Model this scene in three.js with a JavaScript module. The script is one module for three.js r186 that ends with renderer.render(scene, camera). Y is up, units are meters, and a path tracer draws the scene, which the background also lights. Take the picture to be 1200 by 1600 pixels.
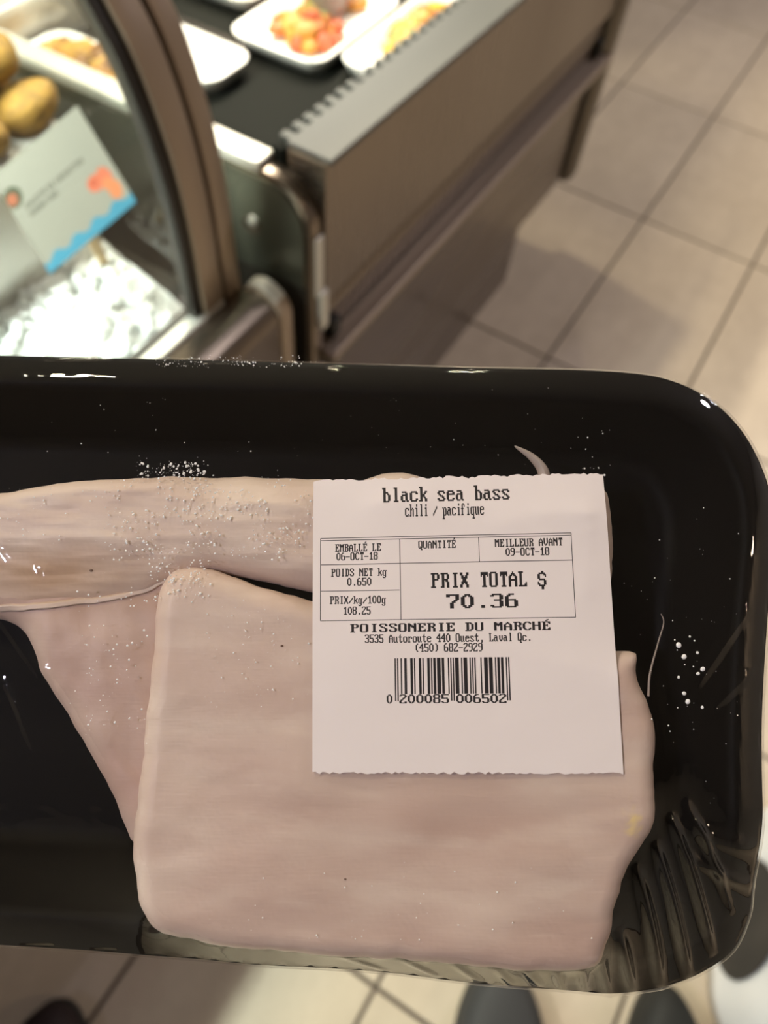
import * as THREE from 'three';
import { RoundedBoxGeometry } from 'three/addons/geometries/RoundedBoxGeometry.js';
import { mergeGeometries, mergeVertices, toCreasedNormals } from 'three/addons/utils/BufferGeometryUtils.js';
import { ImprovedNoise } from 'three/addons/math/ImprovedNoise.js';
import { RectAreaLightUniformsLib } from 'three/addons/lights/RectAreaLightUniformsLib.js';
RectAreaLightUniformsLib.init();

// ------------------------------------------------------------------ camera, exposure
// X runs along the counters, Z points from the counters into the aisle, Y is up; floor at y = 0.
const scene = new THREE.Scene();
scene.background = new THREE.Color(0x000000);
const camera = new THREE.PerspectiveCamera(2 * Math.atan(800 / 1165) * 180 / Math.PI, 0.75, 0.01, 40);
camera.matrixAutoUpdate = true;
camera.position.set(0, 1.22, 0);
camera.quaternion.setFromRotationMatrix(new THREE.Matrix4().makeBasis(
  new THREE.Vector3(0.52178737, 0.07107442, 0.85010962),
  new THREE.Vector3(0.70215634, 0.53015714, -0.47529978),
  new THREE.Vector3(-0.48447334, 0.84491528, 0.22672395)));
camera.focus = 0.184; camera.userData.fStop = 9.5;
const renderer = new THREE.WebGLRenderer({ antialias: true });
renderer.toneMapping = THREE.LinearToneMapping;
renderer.toneMappingExposure = 1.15;
renderer.shadowMap.enabled = true;

// lamps of the shop, the last an added warm fill for the shaded floor: [x, z, size, radiance, colour]; all hang in the ceiling at 2.97 m
const CEILING_LAMPS = [
  [-0.9, -1.6, 0.18, 265, 0xfff0cc], [0.5, -1.6, 0.18, 265, 0xfff0cc], [1.9, -1.6, 0.18, 265, 0xfff0cc], [3.3, -1.6, 0.18, 265, 0xfff0cc],
  [3.2, 1.0, 0.26, 240, 0xf8f0f6], [0.9, 2.5, 0.2, 95, 0xffdcb4],
];
const SPOT = { at: [-1.5, 2.9, -0.95], aim: [0.05, 1.04, -0.02], candela: 7.0, colour: 0xe4e2ff };   // unseen spotlight, added to light the package
const CASE_TUBE = 150, OPEN_TUBE = 175;   // radiance of the tubes inside the two counters

// ------------------------------------------------------------------ helpers
let seed = 7;
const rnd = () => { seed = (seed * 1664525 + 1013904223) >>> 0; return seed / 4294967296; };
const rr = (a, b) => a + (b - a) * rnd();
const pn = new ImprovedNoise();
const noise = (x, y = 0, z = 0) => pn.noise(x, y, z);
const fbm = (x, y, z = 0, n = 4) => { let a = 0, s = 1, t = 0; for (let i = 0; i < n; i++) { a += s * noise(x, y, z + i * 7.3); t += s; s *= 0.5; x *= 2.03; y *= 2.03; } return a / t; };
const taken = {};
const numbered = (n) => { const k = taken[n] = (taken[n] ?? -1) + 1; return k ? n + '_' + String(k).padStart(3, '0') : n; };
const V2 = (x, y) => new THREE.Vector2(x, y), V3 = (x, y, z) => new THREE.Vector3(x, y, z);
function tag(o, label, category, group, kind) {
  o.userData.label = label; if (category) o.userData.category = category;
  if (group) o.userData.group = group; if (kind) o.userData.kind = kind;
  return o;
}
function thing(name, label, category, pos = [0, 0, 0], group) {
  const o = new THREE.Group(); o.name = numbered(name); o.position.set(...pos); scene.add(o);
  return tag(o, label, category, group);
}
function part(name, geo, mat, parent) {
  const m = new THREE.Mesh(geo, mat); m.name = name; m.castShadow = m.receiveShadow = true;
  if (parent === scene) m.name = numbered(name);
  parent.add(m); return m;
}
const slab = (x0, x1, y0, y1, z0, z1) => new THREE.BoxGeometry(x1 - x0, y1 - y0, z1 - z0).translate((x0 + x1) / 2, (y0 + y1) / 2, (z0 + z1) / 2);
function rbox(x0, x1, y0, y1, z0, z1, r = 0.003, s = 2) {
  const m = Math.min(x1 - x0, y1 - y0, z1 - z0) / 2;
  return new RoundedBoxGeometry(x1 - x0, y1 - y0, z1 - z0, s, Math.min(r, m * 0.95)).translate((x0 + x1) / 2, (y0 + y1) / 2, (z0 + z1) / 2);
}
// a cross-section given as [z, y] points, pulled along X from x0 to x1
function pull(pts, x0, x1, bevel = 0) {
  const s = new THREE.Shape(pts.map(([z, y]) => V2(-z, y)));
  const g = new THREE.ExtrudeGeometry(s, { depth: x1 - x0 - 2 * bevel, bevelEnabled: bevel > 0, bevelThickness: bevel, bevelSize: bevel, bevelOffset: -bevel, bevelSegments: 2, curveSegments: 8 });
  return toCreasedNormals(g.translate(0, 0, bevel).rotateY(Math.PI / 2).translate(x0, 0, 0), 0.6);
}
const smooth = (pts, n, closed = false) => new THREE.CatmullRomCurve3(pts.map(([a, b]) => V3(a, 0, b)), closed, 'centripetal').getSpacedPoints(n).map((p) => [p.x, p.z]);
const arc = (cz, cy, r, a0, a1, n = 8) => Array.from({ length: n + 1 }, (_, i) => { const a = (a0 + (a1 - a0) * i / n) * Math.PI / 180; return [cz + r * Math.cos(a), cy + r * Math.sin(a)]; });

function dataTex(w, h, fn, srgb = true, repeat) {
  const d = new Uint8Array(w * h * 4);
  for (let y = 0; y < h; y++) for (let x = 0; x < w; x++) { const c = fn(x / w, y / h), o = (y * w + x) * 4; d[o] = c[0]; d[o + 1] = c[1]; d[o + 2] = c[2]; d[o + 3] = 255; }
  const t = new THREE.DataTexture(d, w, h); t.magFilter = THREE.LinearFilter; t.minFilter = THREE.LinearFilter;
  t.wrapS = t.wrapT = THREE.RepeatWrapping; if (srgb) t.colorSpace = THREE.SRGBColorSpace; if (repeat) t.repeat.set(...repeat); t.needsUpdate = true; return t;
}
// noise that repeats over the unit square
const loop = (u, v, k, s = 0) => { const a = u * Math.PI * 2, b = v * Math.PI * 2, r = k / (2 * Math.PI); return pn.noise(Math.cos(a) * r + s, Math.sin(a) * r + 31.7, Math.cos(b) * r) + pn.noise(Math.sin(b) * r + 11, Math.cos(a) * r + s, 5 + Math.sin(b) * r); };
const clamp8 = (v) => Math.max(0, Math.min(255, Math.round(v)));

// ------------------------------------------------------------------ materials
const std = (color, roughness = 0.6, metalness = 0, extra = {}) => new THREE.MeshStandardMaterial({ color, roughness, metalness, ...extra });
const phys = (o) => new THREE.MeshPhysicalMaterial(o);
const brush = dataTex(256, 256, (u, v) => { const n = 150 + 60 * loop(u, v, 3, 2) + 40 * (pn.noise(u * 2, v * 190, 3)); return [clamp8(n), clamp8(n), clamp8(n)]; }, false);
const M = {
  steel: std(new THREE.Color(0.2, 0.163, 0.13), 0.42, 0.9, { roughnessMap: brush }),
  steelDark: std(new THREE.Color(0.16, 0.14, 0.115), 0.4, 0.75),
  endSteel: std(new THREE.Color(0.13, 0.13, 0.1), 0.34, 0.8),
  rail: std(new THREE.Color(0.36, 0.29, 0.235), 0.45, 0.5),
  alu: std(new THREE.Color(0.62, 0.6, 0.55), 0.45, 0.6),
  ledge: std(new THREE.Color(0.078, 0.08, 0.075), 0.55),
  blackDeck: phys({ color: new THREE.Color(0.012, 0.0125, 0.0105), roughness: 0.7, specularIntensity: 0.12 }),
  rubber: std(new THREE.Color(0.012, 0.011, 0.009), 0.55),
  post: std(new THREE.Color(0.4, 0.31, 0.23), 0.45, 0.35),
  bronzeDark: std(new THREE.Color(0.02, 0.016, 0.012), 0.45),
  glass: phys({ color: new THREE.Color(0.95, 0.98, 0.96), roughness: 0.0, transmission: 1, thickness: 0, ior: 1.5 }),
  whiteFoam: std(new THREE.Color(0.88, 0.87, 0.83), 0.55),
  ice: phys({ color: new THREE.Color(0.93, 0.95, 0.94), roughness: 0.3, transmission: 0.1, thickness: 0, ior: 1.31 }),
  wood: std(new THREE.Color(0.62, 0.45, 0.24), 0.7),
  wall: std(new THREE.Color(0.42, 0.4, 0.385), 0.85),
  ceil: std(new THREE.Color(0.24, 0.23, 0.235), 0.9),
};

// ------------------------------------------------------------------ the room
{
  const grout = std(new THREE.Color(0.125, 0.098, 0.078), 0.9);
  const fl = part('floor', slab(-3, 5.6, -0.2, -0.0035, -3, 3), grout, scene); fl.userData.kind = 'structure'; fl.userData.label = 'beige tiled shop floor with brown grout joints';
  const PX = 0.615, PZ = 0.305, GAP = 0.0065;
  const tg = new RoundedBoxGeometry(PX - GAP, 0.016, PZ - GAP, 1, 0.0015); tg.translate(0, -0.008, 0);
  const mats = [0, 1, 2, 3].map((k) => {
    const t = dataTex(192, 192, (u, v) => { const n = 6 * loop(u, v, 4, k * 3) + 5 * loop(u, v, 13, k * 5) + 2.5 * loop(u, v, 60, k), b = 1 + (k - 1.5) * 0.012; return [clamp8((198 + n) * b), clamp8((184 + n) * b), clamp8((165 + n * 0.95) * b)]; });
    return std(0xffffff, 0.42, 0, { map: t });
  });
  let i = 0;
  for (let x = 1.262 + PX * -6.5; x < 5.5; x += PX) for (let z = -0.236 + PZ * -8.5; z < 2.9; z += PZ) {
    if (x < -2.7 || x + PX / 2 > 5.55) continue;
    const m = part(i++ ? 'tile_' + String(i - 1).padStart(3, '0') : 'tile', tg, mats[(i * 7 + (i >> 2)) % 4], fl); m.position.set(x, rr(-0.0004, 0.0002), z);
  }
  for (const [n, g, m] of [
    ['ceiling', slab(-3.1, 5.7, 3, 3.15, -3.1, 3.1), M.ceil],
    ['wall_back', slab(-3.1, 5.7, -0.2, 3, -3.15, -3), M.wall], ['wall_front', slab(-3.1, 5.7, -0.2, 3, 3, 3.15), M.wall],
    ['wall_left', slab(-3.15, -3, -0.2, 3, -3, 3), M.wall], ['wall_right', slab(5.6, 5.75, -0.2, 3, -3, 3), M.wall],
  ]) part(n, g, m, scene).userData.kind = 'structure';
  const places = ['over the near end of the glass counter', 'over the seam between the two counters', 'over the open chiller', 'over the far end of the aisle counter', 'over the far aisle', 'over the wall side of the aisle, added as warm fill'];
  CEILING_LAMPS.forEach(([x, z, s, rad, c], k) => {
    const t = thing('ceiling_downlight', 'round recessed ceiling downlight ' + places[k], 'light', [x, 3, z], 'ceiling downlights');
    const ring = new THREE.LatheGeometry([V2(s * 0.5, -0.001), V2(s * 0.5, -0.02), V2(s * 0.62, -0.02), V2(s * 0.62, -0.001)], 32);
    part('trim_ring', ring, M.alu, t);
    part('lens', new THREE.CircleGeometry(s * 0.5, 32).rotateX(Math.PI / 2).translate(0, -0.012, 0), std(0x111111, 0.6, 0, { emissive: c, emissiveIntensity: 4 }), t);
    const l = new THREE.RectAreaLight(c, rad, s * 0.88, s * 0.88); l.name = 'downlight_glow'; l.position.set(0, -0.024, 0); l.lookAt(0, -1, 0); l.rotation.set(-Math.PI / 2, 0, 0); t.add(l);
  });
}

{
  const t = thing('added_spotlight', 'black spotlight added out of view to light the wrapped fish package', 'light', SPOT.at), dir = V3(...SPOT.aim).sub(V3(...SPOT.at)).normalize();
  t.quaternion.setFromUnitVectors(V3(0, -1, 0), dir);
  part('housing', new THREE.LatheGeometry([V2(0, 0.11), V2(0.03, 0.11), V2(0.042, 0.09), V2(0.045, -0.02), V2(0.041, -0.02), V2(0.038, 0.03), V2(0, 0.035)], 32), M.rubber, t);
  const up = dir.clone().negate(); part('stem', new THREE.CylinderGeometry(0.008, 0.008, 0.1, 12), M.rubber, t).position.set(0, 0, 0).add(V3(0, 0.06, 0).applyQuaternion(t.quaternion.clone().invert()));
  part('lens', new THREE.SphereGeometry(0.03, 24, 16).scale(1, 0.4, 1), std(0x111111, 0.5, 0, { emissive: SPOT.colour, emissiveIntensity: 150 }), t);
  const l = new THREE.SpotLight(SPOT.colour, SPOT.candela, 0, 0.24, 0.7, 2); l.name = 'spot_glow'; l.position.set(0, 0, 0); l.target.position.set(0, -1, 0); l.target.name = 'spot_target'; l.castShadow = true; l.shadow.radius = 2.5; t.add(l); t.add(l.target);
}
// ------------------------------------------------------------------ open chiller with packed trays (self service)
{
  const t = thing('open_chiller', 'low stainless steel open chiller with black deck and bumper rail', 'chiller');
  const X0 = 0.578, X1 = 1.62;
  // rounded end frame
  const prof = [[-1.02, 0.728], ...arc(-0.462, 0.671, 0.057, 90, 0, 10), [-0.405, 0.02], [-1.02, 0.02]];
  part('end_frame', pull(prof, X0, 0.602, 0.002), M.steel, t);
  part('end_plate', pull([[-1.0, 0.722], ...arc(-0.464, 0.669, 0.05, 90, 0, 10), [-0.414, 0.595], [-1.0, 0.575]], X0 - 0.004, X0, 0), M.endSteel, t);
  part('end_shade_plate', pull([[-1.0, 0.575], [-0.412, 0.595], [-0.412, 0.03], [-1.0, 0.03]], X0 - 0.003, X0, 0), M.bronzeDark, t);  // dark plate standing in for the shade in the gap between the counters
  const sc = part('screw', new THREE.SphereGeometry(0.008, 16, 8).scale(0.5, 1, 1).translate(X0 - 0.004, 0.66, -0.483), M.alu, t);
  part('washer', new THREE.CylinderGeometry(0.012, 0.012, 0.003, 20).rotateZ(Math.PI / 2).translate(X0 - 0.005, 0.655, -0.485), M.steel, sc);
  part('highlight_strip', rbox(0.583, 0.599, 0.58, 0.665, -0.405, -0.401, 0.002), M.alu, t);  // lighter plate put in for the highlight on the frame edge
  part('latch', rbox(0.587, 0.604, 0.525, 0.585, -0.405, -0.396, 0.003), M.alu, t);
  // front: upper panel, cove, bumper rail, lower panel, plinth
  part('front_panel', pull([[-0.402, 0.747], [-0.402, 0.56], ...arc(-0.44, 0.525, 0.03, 40, -30, 6), [-0.414, 0.49], [-0.45, 0.49], [-0.45, 0.747]], 0.602, 1.59, 0), M.steel, t);
  part('bumper_channel', slab(0.602, 1.6, 0.478, 0.492, -0.45, -0.42), M.rubber, t);
  part('bumper_rail', rbox(0.6, 1.615, 0.464, 0.4775, -0.43, -0.384, 0.004), M.rail, t);
  part('bumper_insert', rbox(0.604, 1.612, 0.448, 0.4625, -0.43, -0.389, 0.003), M.steelDark, t);
  part('rail_bracket', rbox(0.622, 0.64, 0.482, 0.512, -0.42, -0.4, 0.003), M.rubber, t);
  part('rail_bracket', rbox(1.56, 1.578, 0.482, 0.512, -0.42, -0.4, 0.003), M.rubber, t);
  part('lower_panel', rbox(0.602, 1.56, 0.205, 0.449, -0.45, -0.408, 0.003), M.steel, t);
  part('plinth', rbox(0.602, 1.435, 0.0, 0.206, -0.98, -0.43, 0.003), M.steel, t);
  part('far_end_post', rbox(1.585, 1.645, 0.19, 0.775, -0.46, -0.388, 0.022, 5), M.steelDark, t);
  part('far_end_panel', slab(1.59, 1.62, 0.205, 0.74, -1.0, -0.45), M.steelDark, t);
  part('underside', slab(0.602, 1.59, 0.205, 0.225, -1.0, -0.452), M.steelDark, t);
  // top ledge with its slotted back edge
  part('price_ledge', rbox(0.606, 1.6, 0.745, 0.752, -0.456, -0.397, 0.002), M.ledge, t);
  for (let i = 0; i < 46; i++) part('vent_tooth', rbox(0.615 + i * 0.0213, 0.615 + i * 0.0213 + 0.011, 0.737, 0.751, -0.47, -0.4555, 0.001, 1), M.ledge, t);
  // inside
  part('deck', rbox(0.602, 1.59, 0.655, 0.68, -0.96, -0.452, 0.002), M.blackDeck, t);
  part('inner_wall', slab(0.602, 1.59, 0.5, 0.744, -0.472, -0.4575), M.blackDeck, t);
  part('end_wall_cap', rbox(0.576, 0.606, 0.722, 0.737, -1.02, -0.47, 0.004), M.alu, t);
  part('inner_end_wall', slab(0.602, 0.61, 0.6, 0.73, -0.96, -0.472), M.alu, t);
  part('back_wall', slab(0.578, 1.62, 0.02, 0.74, -1.0, -0.895), M.alu, t);
  part('back_wall_cap', rbox(0.578, 1.62, 0.736, 0.748, -0.94, -0.885, 0.003), M.alu, t);
  part('back_panel', slab(0.578, 1.62, 0.74, 1.34, -1.02, -1.0), M.steel, t);
  part('canopy', rbox(0.578, 1.62, 1.31, 1.35, -1.02, -0.72, 0.006), M.steel, t);
  const tube = part('light_tube', new THREE.CylinderGeometry(0.014, 0.014, 0.94, 16).rotateZ(Math.PI / 2).translate(1.1, 1.29, -0.8), std(0x222222, 0.5, 0, { emissive: 0xfff6e0, emissiveIntensity: 6 }), t);
  const l = new THREE.RectAreaLight(0xfff6e0, OPEN_TUBE, 0.94, 0.03); l.name = 'tube_glow'; l.position.set(1.1, 1.273, -0.8); l.rotation.set(-Math.PI / 2, 0, 0); t.add(l);
}

{
  // unseen shelf past the chiller, added to block lamp light from the floor
  const t = thing('shade_shelf', 'tall grey shelf added out of view past the chiller to shade the floor', 'shelf', [3.45, 0, -1.25]);
  part('back_board', slab(-1.6, 1.6, 0.1, 1.67, -0.2, -0.18), M.alu, t);
  for (const x of [-1.6, -0.02, 1.56]) part('upright', rbox(x, x + 0.04, 0, 1.67, -0.2, 0.28, 0.004), M.alu, t);
  for (const y of [0.12, 0.5, 0.88, 1.26, 1.64]) part('shelf_board', rbox(-1.56, 1.56, y, y + 0.03, -0.18, 0.28, 0.004), M.alu, t);
}
// white foam trays with prepared food on the black deck
function foamTray(w, d, h = 0.022) {   // rounded dish, w along X, d along Z, base at y = 0
  const N = 64, ring = (inset, y, r) => { const a = w / 2 - inset, b = d / 2 - inset, rad = Math.max(0.004, r - inset); const p = [];
    for (let i = 0; i < N; i++) { const q = Math.floor(i / (N / 4)), f = (i % (N / 4)) / (N / 4 - 1), an = (q + f) * Math.PI / 2; const sx = [1, -1, -1, 1][q], sz = [1, 1, -1, -1][q]; p.push([sx * (a - rad) + rad * Math.cos(an), y, sz * (b - rad) + rad * Math.sin(an)]); } return p; };
  const rings = [ring(0.012, 0, 0.03), ring(0.002, h - 0.004, 0.03), ring(0, h - 0.001, 0.03), ring(0.002, h, 0.03), ring(0.008, h - 0.001, 0.03), ring(0.02, 0.006, 0.03), ring(0.03, 0.005, 0.03)];
  return loft(rings, true, true);
}
function loft(rings, capStart, capEnd, uvScale = 1) {
  const N = rings[0].length, pos = [], idx = [], uv = [];
  for (const r of rings) for (const p of r) { pos.push(...p); uv.push(p[0] * uvScale, p[2] * uvScale); }
  for (let j = 0; j < rings.length - 1; j++) for (let i = 0; i < N; i++) { const a = j * N + i, b = j * N + (i + 1) % N, c = a + N, d = b + N; idx.push(a, c, b, b, c, d); }
  const cap = (r, base, flip) => { const c = r.reduce((s, p) => [s[0] + p[0] / N, s[1] + p[1] / N, s[2] + p[2] / N], [0, 0, 0]); const ci = pos.length / 3; pos.push(...c); uv.push(c[0] * uvScale, c[2] * uvScale); for (let i = 0; i < N; i++) flip ? idx.push(ci, base + i, base + (i + 1) % N) : idx.push(ci, base + (i + 1) % N, base + i); };
  if (capStart) cap(rings[0], 0, true);
  if (capEnd) cap(rings[rings.length - 1], (rings.length - 1) * N, false);
  const g = new THREE.BufferGeometry(); g.setAttribute('position', new THREE.Float32BufferAttribute(pos, 3)); g.setAttribute('uv', new THREE.Float32BufferAttribute(uv, 2)); g.setIndex(idx); g.computeVertexNormals(); return g;
}
function lumps(n, w, d, size, cols, y0 = 0.008, top = 0.02) {
  const gs = [];
  for (let i = 0; i < n; i++) {
    const g = new THREE.IcosahedronGeometry(1, 2), p = g.attributes.position, o = rr(0, 50), c = new THREE.Color(cols[Math.floor(rnd() * cols.length)]), col = [];
    for (let k = 0; k < p.count; k++) { const v = V3().fromBufferAttribute(p, k); v.multiplyScalar(1 + 0.28 * noise(v.x * 1.6 + o, v.y * 1.6, v.z * 1.6)); p.setXYZ(k, v.x, v.y, v.z); col.push(c.r, c.g, c.b); }
    g.setAttribute('color', new THREE.Float32BufferAttribute(col, 3));
    const r = Math.sqrt(rnd()), a = rr(0, 6.3), s = size * rr(0.7, 1.3);
    g.scale(s * rr(0.8, 1.6), s * 0.8, s).rotateY(rr(0, 6)).translate(Math.cos(a) * r * w / 2, y0 + s * 0.4 + (1 - r) * top, Math.sin(a) * r * d / 2);
    g.computeVertexNormals(); gs.push(g);
  }
  return mergeGeometries(gs);
}
{
  const food = std(0xffffff, 0.45, 0, { vertexColors: true });
  const wrap = phys({ color: 0xffffff, transmission: 1, thickness: 0, roughness: 0.02, ior: 1.45 });
  const Y = 0.681, items = [
    // x, z, w, d, turn, contents, label
    [0.945, -0.645, 0.235, 0.15, 0.03, 'cup', 'white foam tray of salad with a clear sauce cup in its middle'],
    [1.0, -0.522, 0.28, 0.085, 0.02, 'mix', 'long white foam tray of orange and green salad against the price ledge'],
    [0.755, -0.745, 0.1, 0.2, 0.0, 'bit', 'white foam tray beside the curved glass frame with one orange piece'],
    [1.02, -0.808, 0.24, 0.14, 0.02, 'yellow', 'white foam tray behind the sauce cup tray with a yellow corner'],
    [1.27, -0.54, 0.2, 0.12, 0.03, 'yellow', 'white foam tray with yellow filling, farthest along the price ledge'],
    [0.657, -0.79, 0.085, 0.19, 0.0, 'gold', 'narrow tray heaped with golden patties inside the end wall of the chiller'],
  ];
  for (const [x, z, w, d, turn, what, label] of items) {
    const tr = thing('foam_tray', label, 'tray', [x, Y, z], 'white foam trays in the chiller'); tr.rotation.y = turn;
    part('dish', foamTray(w, d), M.whiteFoam, tr);
    const orange = [0xb5652a, 0xc98a35, 0x8f7a2c, 0x7c8a36, 0xd39a45, 0xb8552c], yel = [0xe0b21c, 0xd9a716, 0xeec940], gold = [0x9b6a22, 0xb98a3a, 0x7d5220, 0xc69c4a];
    const put = (n, ww, dd, s, cols, ox = 0, oz = 0) => { const m = part('food', lumps(n, ww, dd, s, cols), food, tr); m.position.set(ox, 0, oz); m.userData.kind = 'stuff'; };
    if (what === 'cup') {
      put(34, w * 0.42, d * 0.6, 0.012, orange, -w * 0.14, 0.005); put(22, w * 0.3, d * 0.45, 0.011, orange, w * 0.28, -0.012);
      const cup = part('sauce_cup', new THREE.LatheGeometry([V2(0, 0), V2(0.024, 0), V2(0.032, 0.03), V2(0.034, 0.031), V2(0.034, 0.034), V2(0.03, 0.036), V2(0.02, 0.042), V2(0, 0.044)], 32).translate(0.045, 0.01, -0.01), phys({ color: new THREE.Color(0.55, 0.44, 0.4), roughness: 0.12, transmission: 0.35, thickness: 0 }), tr);
      cup.userData.label = 'clear lidded cup of pink sauce';
    } else if (what === 'mix') put(60, w * 0.55, d * 0.55, 0.012, [...orange, ...yel], 0.01, 0.006);
    else if (what === 'bit') put(5, 0.03, 0.03, 0.009, [0xc9622c, 0xb5502a], -0.02, 0.01);
    else if (what === 'yellow') put(30, w * 0.5, d * 0.5, 0.012, yel, 0.0, 0.0);
    else put(60, w * 0.6, d * 0.82, 0.013, gold);
    part('wrap', new RoundedBoxGeometry(w - 0.012, 0.0006, d - 0.012, 1, 0.0002).translate(0, 0.0285 + (what === 'cup' ? 0.028 : what === 'gold' ? 0.02 : 0.006), 0), wrap, tr).userData.label = 'clear plastic wrap';
  }
}

// ------------------------------------------------------------------ glass fronted ice counter
const glassProf = [[-0.482, 0.585], [-0.483, 0.642], [-0.484, 0.708], [-0.49, 0.778], [-0.502, 0.836], [-0.517, 0.88], [-0.529, 0.901], [-0.56, 0.955], [-0.6, 1.02], [-0.65, 1.085], [-0.7, 1.13]];
{
  const t = thing('glass_counter', 'curved glass fish counter with bronze end frame and ice bed', 'display counter');
  const X0 = -1.3;
  const path = smooth(glassProf, 40);
  // body with its rounded nose, kick base
  part('body_front', pull([[-0.486, 0.592], ...arc(-0.452, 0.57, 0.032, 90, 0, 8), [-0.42, 0.15], [-0.46, 0.15], [-0.486, 0.5]], X0, 0.532, 0.002), M.steel, t);
  part('nose_cap', pull([[-0.478, 0.588], ...arc(-0.454, 0.57, 0.037, 95, -5, 8), [-0.417, 0.42], [-0.45, 0.42], [-0.478, 0.5]], 0.532, 0.556, 0.004), M.post, t);
  part('nose_trim', pull([[-0.468, 0.604], ...arc(-0.455, 0.57, 0.0395, 88, 42, 6), [-0.44, 0.58]], 0.534, 0.552, 0), M.alu, t);
  part('kick_base', rbox(X0, 0.5, 0.0, 0.152, -1.08, -0.47, 0.003), M.steelDark, t);
  part('front_rail', rbox(X0, 0.5, 0.588, 0.6015, -0.492, -0.4735, 0.003), M.alu, t);
  part('rail_gasket', rbox(X0, 0.47, 0.586, 0.599, -0.506, -0.4925, 0.002), M.bronzeDark, t);
  part('end_panel', slab(0.49, 0.53, 0.02, 0.56, -1.08, -0.487), M.bronzeDark, t);
  // the end frame: four strips that follow the bend of the glass
  const strip = (x0, x1, out, back) => {
    const a = path.map(([z, y], i) => { const p = path[Math.max(0, i - 1)], q = path[Math.min(path.length - 1, i + 1)]; const dz = q[0] - p[0], dy = q[1] - p[1], l = Math.hypot(dz, dy); return [z + dy / l * out, y - dz / l * out]; });
    const b = path.map(([z, y], i) => { const p = path[Math.max(0, i - 1)], q = path[Math.min(path.length - 1, i + 1)]; const dz = q[0] - p[0], dy = q[1] - p[1], l = Math.hypot(dz, dy); return [z - dy / l * back, y + dz / l * back]; });
    return pull([...a, ...b.reverse()], x0, x1, 0.0008);
  };
  part('frame_gasket', strip(0.455, 0.469, 0.001, 0.014), M.bronzeDark, t);
  part('frame_face', strip(0.469, 0.501, 0.006, 0.016), M.post, t);
  part('frame_groove', strip(0.501, 0.51, -0.003, 0.014), M.bronzeDark, t);
  part('frame_edge', strip(0.51, 0.534, 0.004, 0.018), M.post, t);
  // panes
  const sheet = (pts, x0, x1) => { const pos = [], idx = [], uv = []; pts.forEach(([z, y], i) => { pos.push(x0, y, z, x1, y, z); uv.push(0, i, 1, i); if (i) { const a = 2 * i - 2; idx.push(a, a + 1, a + 2, a + 1, a + 3, a + 2); } }); const g = new THREE.BufferGeometry(); g.setAttribute('position', new THREE.Float32BufferAttribute(pos, 3)); g.setAttribute('uv', new THREE.Float32BufferAttribute(uv, 2)); g.setIndex(idx); g.computeVertexNormals(); return g; };
  part('curved_glass', sheet(path.map(([z, y]) => [z - 0.004, y]), X0, 0.458), M.glass, t);
  const eg = new THREE.ShapeGeometry(new THREE.Shape([...path.map(([z, y]) => V2(-(z - 0.018), y)), V2(1.06, 1.13), V2(1.06, 0.585)])).rotateY(Math.PI / 2).translate(0.505, 0, 0);
  part('end_glass', eg, M.glass, t);
  // hood with light, back, deck
  part('hood', rbox(X0, 0.54, 1.13, 1.2, -1.1, -0.655, 0.01), M.steel, t);
  part('back_wall', slab(X0, 0.5, 0.56, 1.13, -1.1, -1.06), M.alu, t);
  part('deck', slab(X0, 0.49, 0.5, 0.535, -1.06, -0.508), M.alu, t);
  part('riser', rbox(X0, 0.49, 0.535, 0.752, -1.06, -0.647, 0.004), M.alu, t);
  part('light_tube', new THREE.CylinderGeometry(0.014, 0.014, 1.5, 16).rotateZ(Math.PI / 2).translate(-0.32, 1.108, -0.72), std(0x222222, 0.5, 0, { emissive: 0xf4fff4, emissiveIntensity: 6 }), t);
  const l = new THREE.RectAreaLight(0xf4fff4, CASE_TUBE, 1.5, 0.03); l.name = 'tube_glow'; l.position.set(-0.32, 1.09, -0.72); l.rotation.set(-Math.PI / 2, 0, 0); t.add(l);

  // crushed ice
  const nx = 150, nz = 34, x0 = -0.5, x1 = 0.485, z0 = -0.645, z1 = -0.51, pos = [], idx = [], uv = [];
  for (let j = 0; j <= nz; j++) for (let i = 0; i <= nx; i++) { const x = x0 + (x1 - x0) * i / nx, z = z0 + (z1 - z0) * j / nz; const y = 0.566 + 0.05 * (1 - j / nz) + 0.016 * fbm(x * 22, z * 22, 1, 4) - 0.02 * Math.max(0, j / nz - 0.85) / 0.15; pos.push(x, y, z); uv.push(x, z); }
  for (let j = 0; j < nz; j++) for (let i = 0; i < nx; i++) { const a = j * (nx + 1) + i, b = a + 1, c = a + nx + 1, d = c + 1; idx.push(a, c, b, b, c, d); }
  const g0 = new THREE.BufferGeometry(); g0.setAttribute('position', new THREE.Float32BufferAttribute(pos, 3)); g0.setAttribute('uv', new THREE.Float32BufferAttribute(uv, 2)); g0.setIndex(idx); g0.computeVertexNormals();
  const gs = [g0.toNonIndexed()];
  for (let i = 0; i < 420; i++) { const x = rr(0.02, 0.475), f = rnd(), z = z0 + (z1 - z0) * f, s = rr(0.004, 0.011); const g = new THREE.DodecahedronGeometry(s, 0).scale(rr(0.7, 1.3), rr(0.6, 1), rr(0.7, 1.3)).rotateX(rr(0, 3)).rotateY(rr(0, 3)).translate(x, 0.572 + 0.05 * (1 - f), z); gs.push(g); }
  tag(part('crushed_ice', mergeGeometries(gs), M.ice, scene), 'bed of crushed white ice behind the curved glass', 'ice', null, 'stuff');
}
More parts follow.
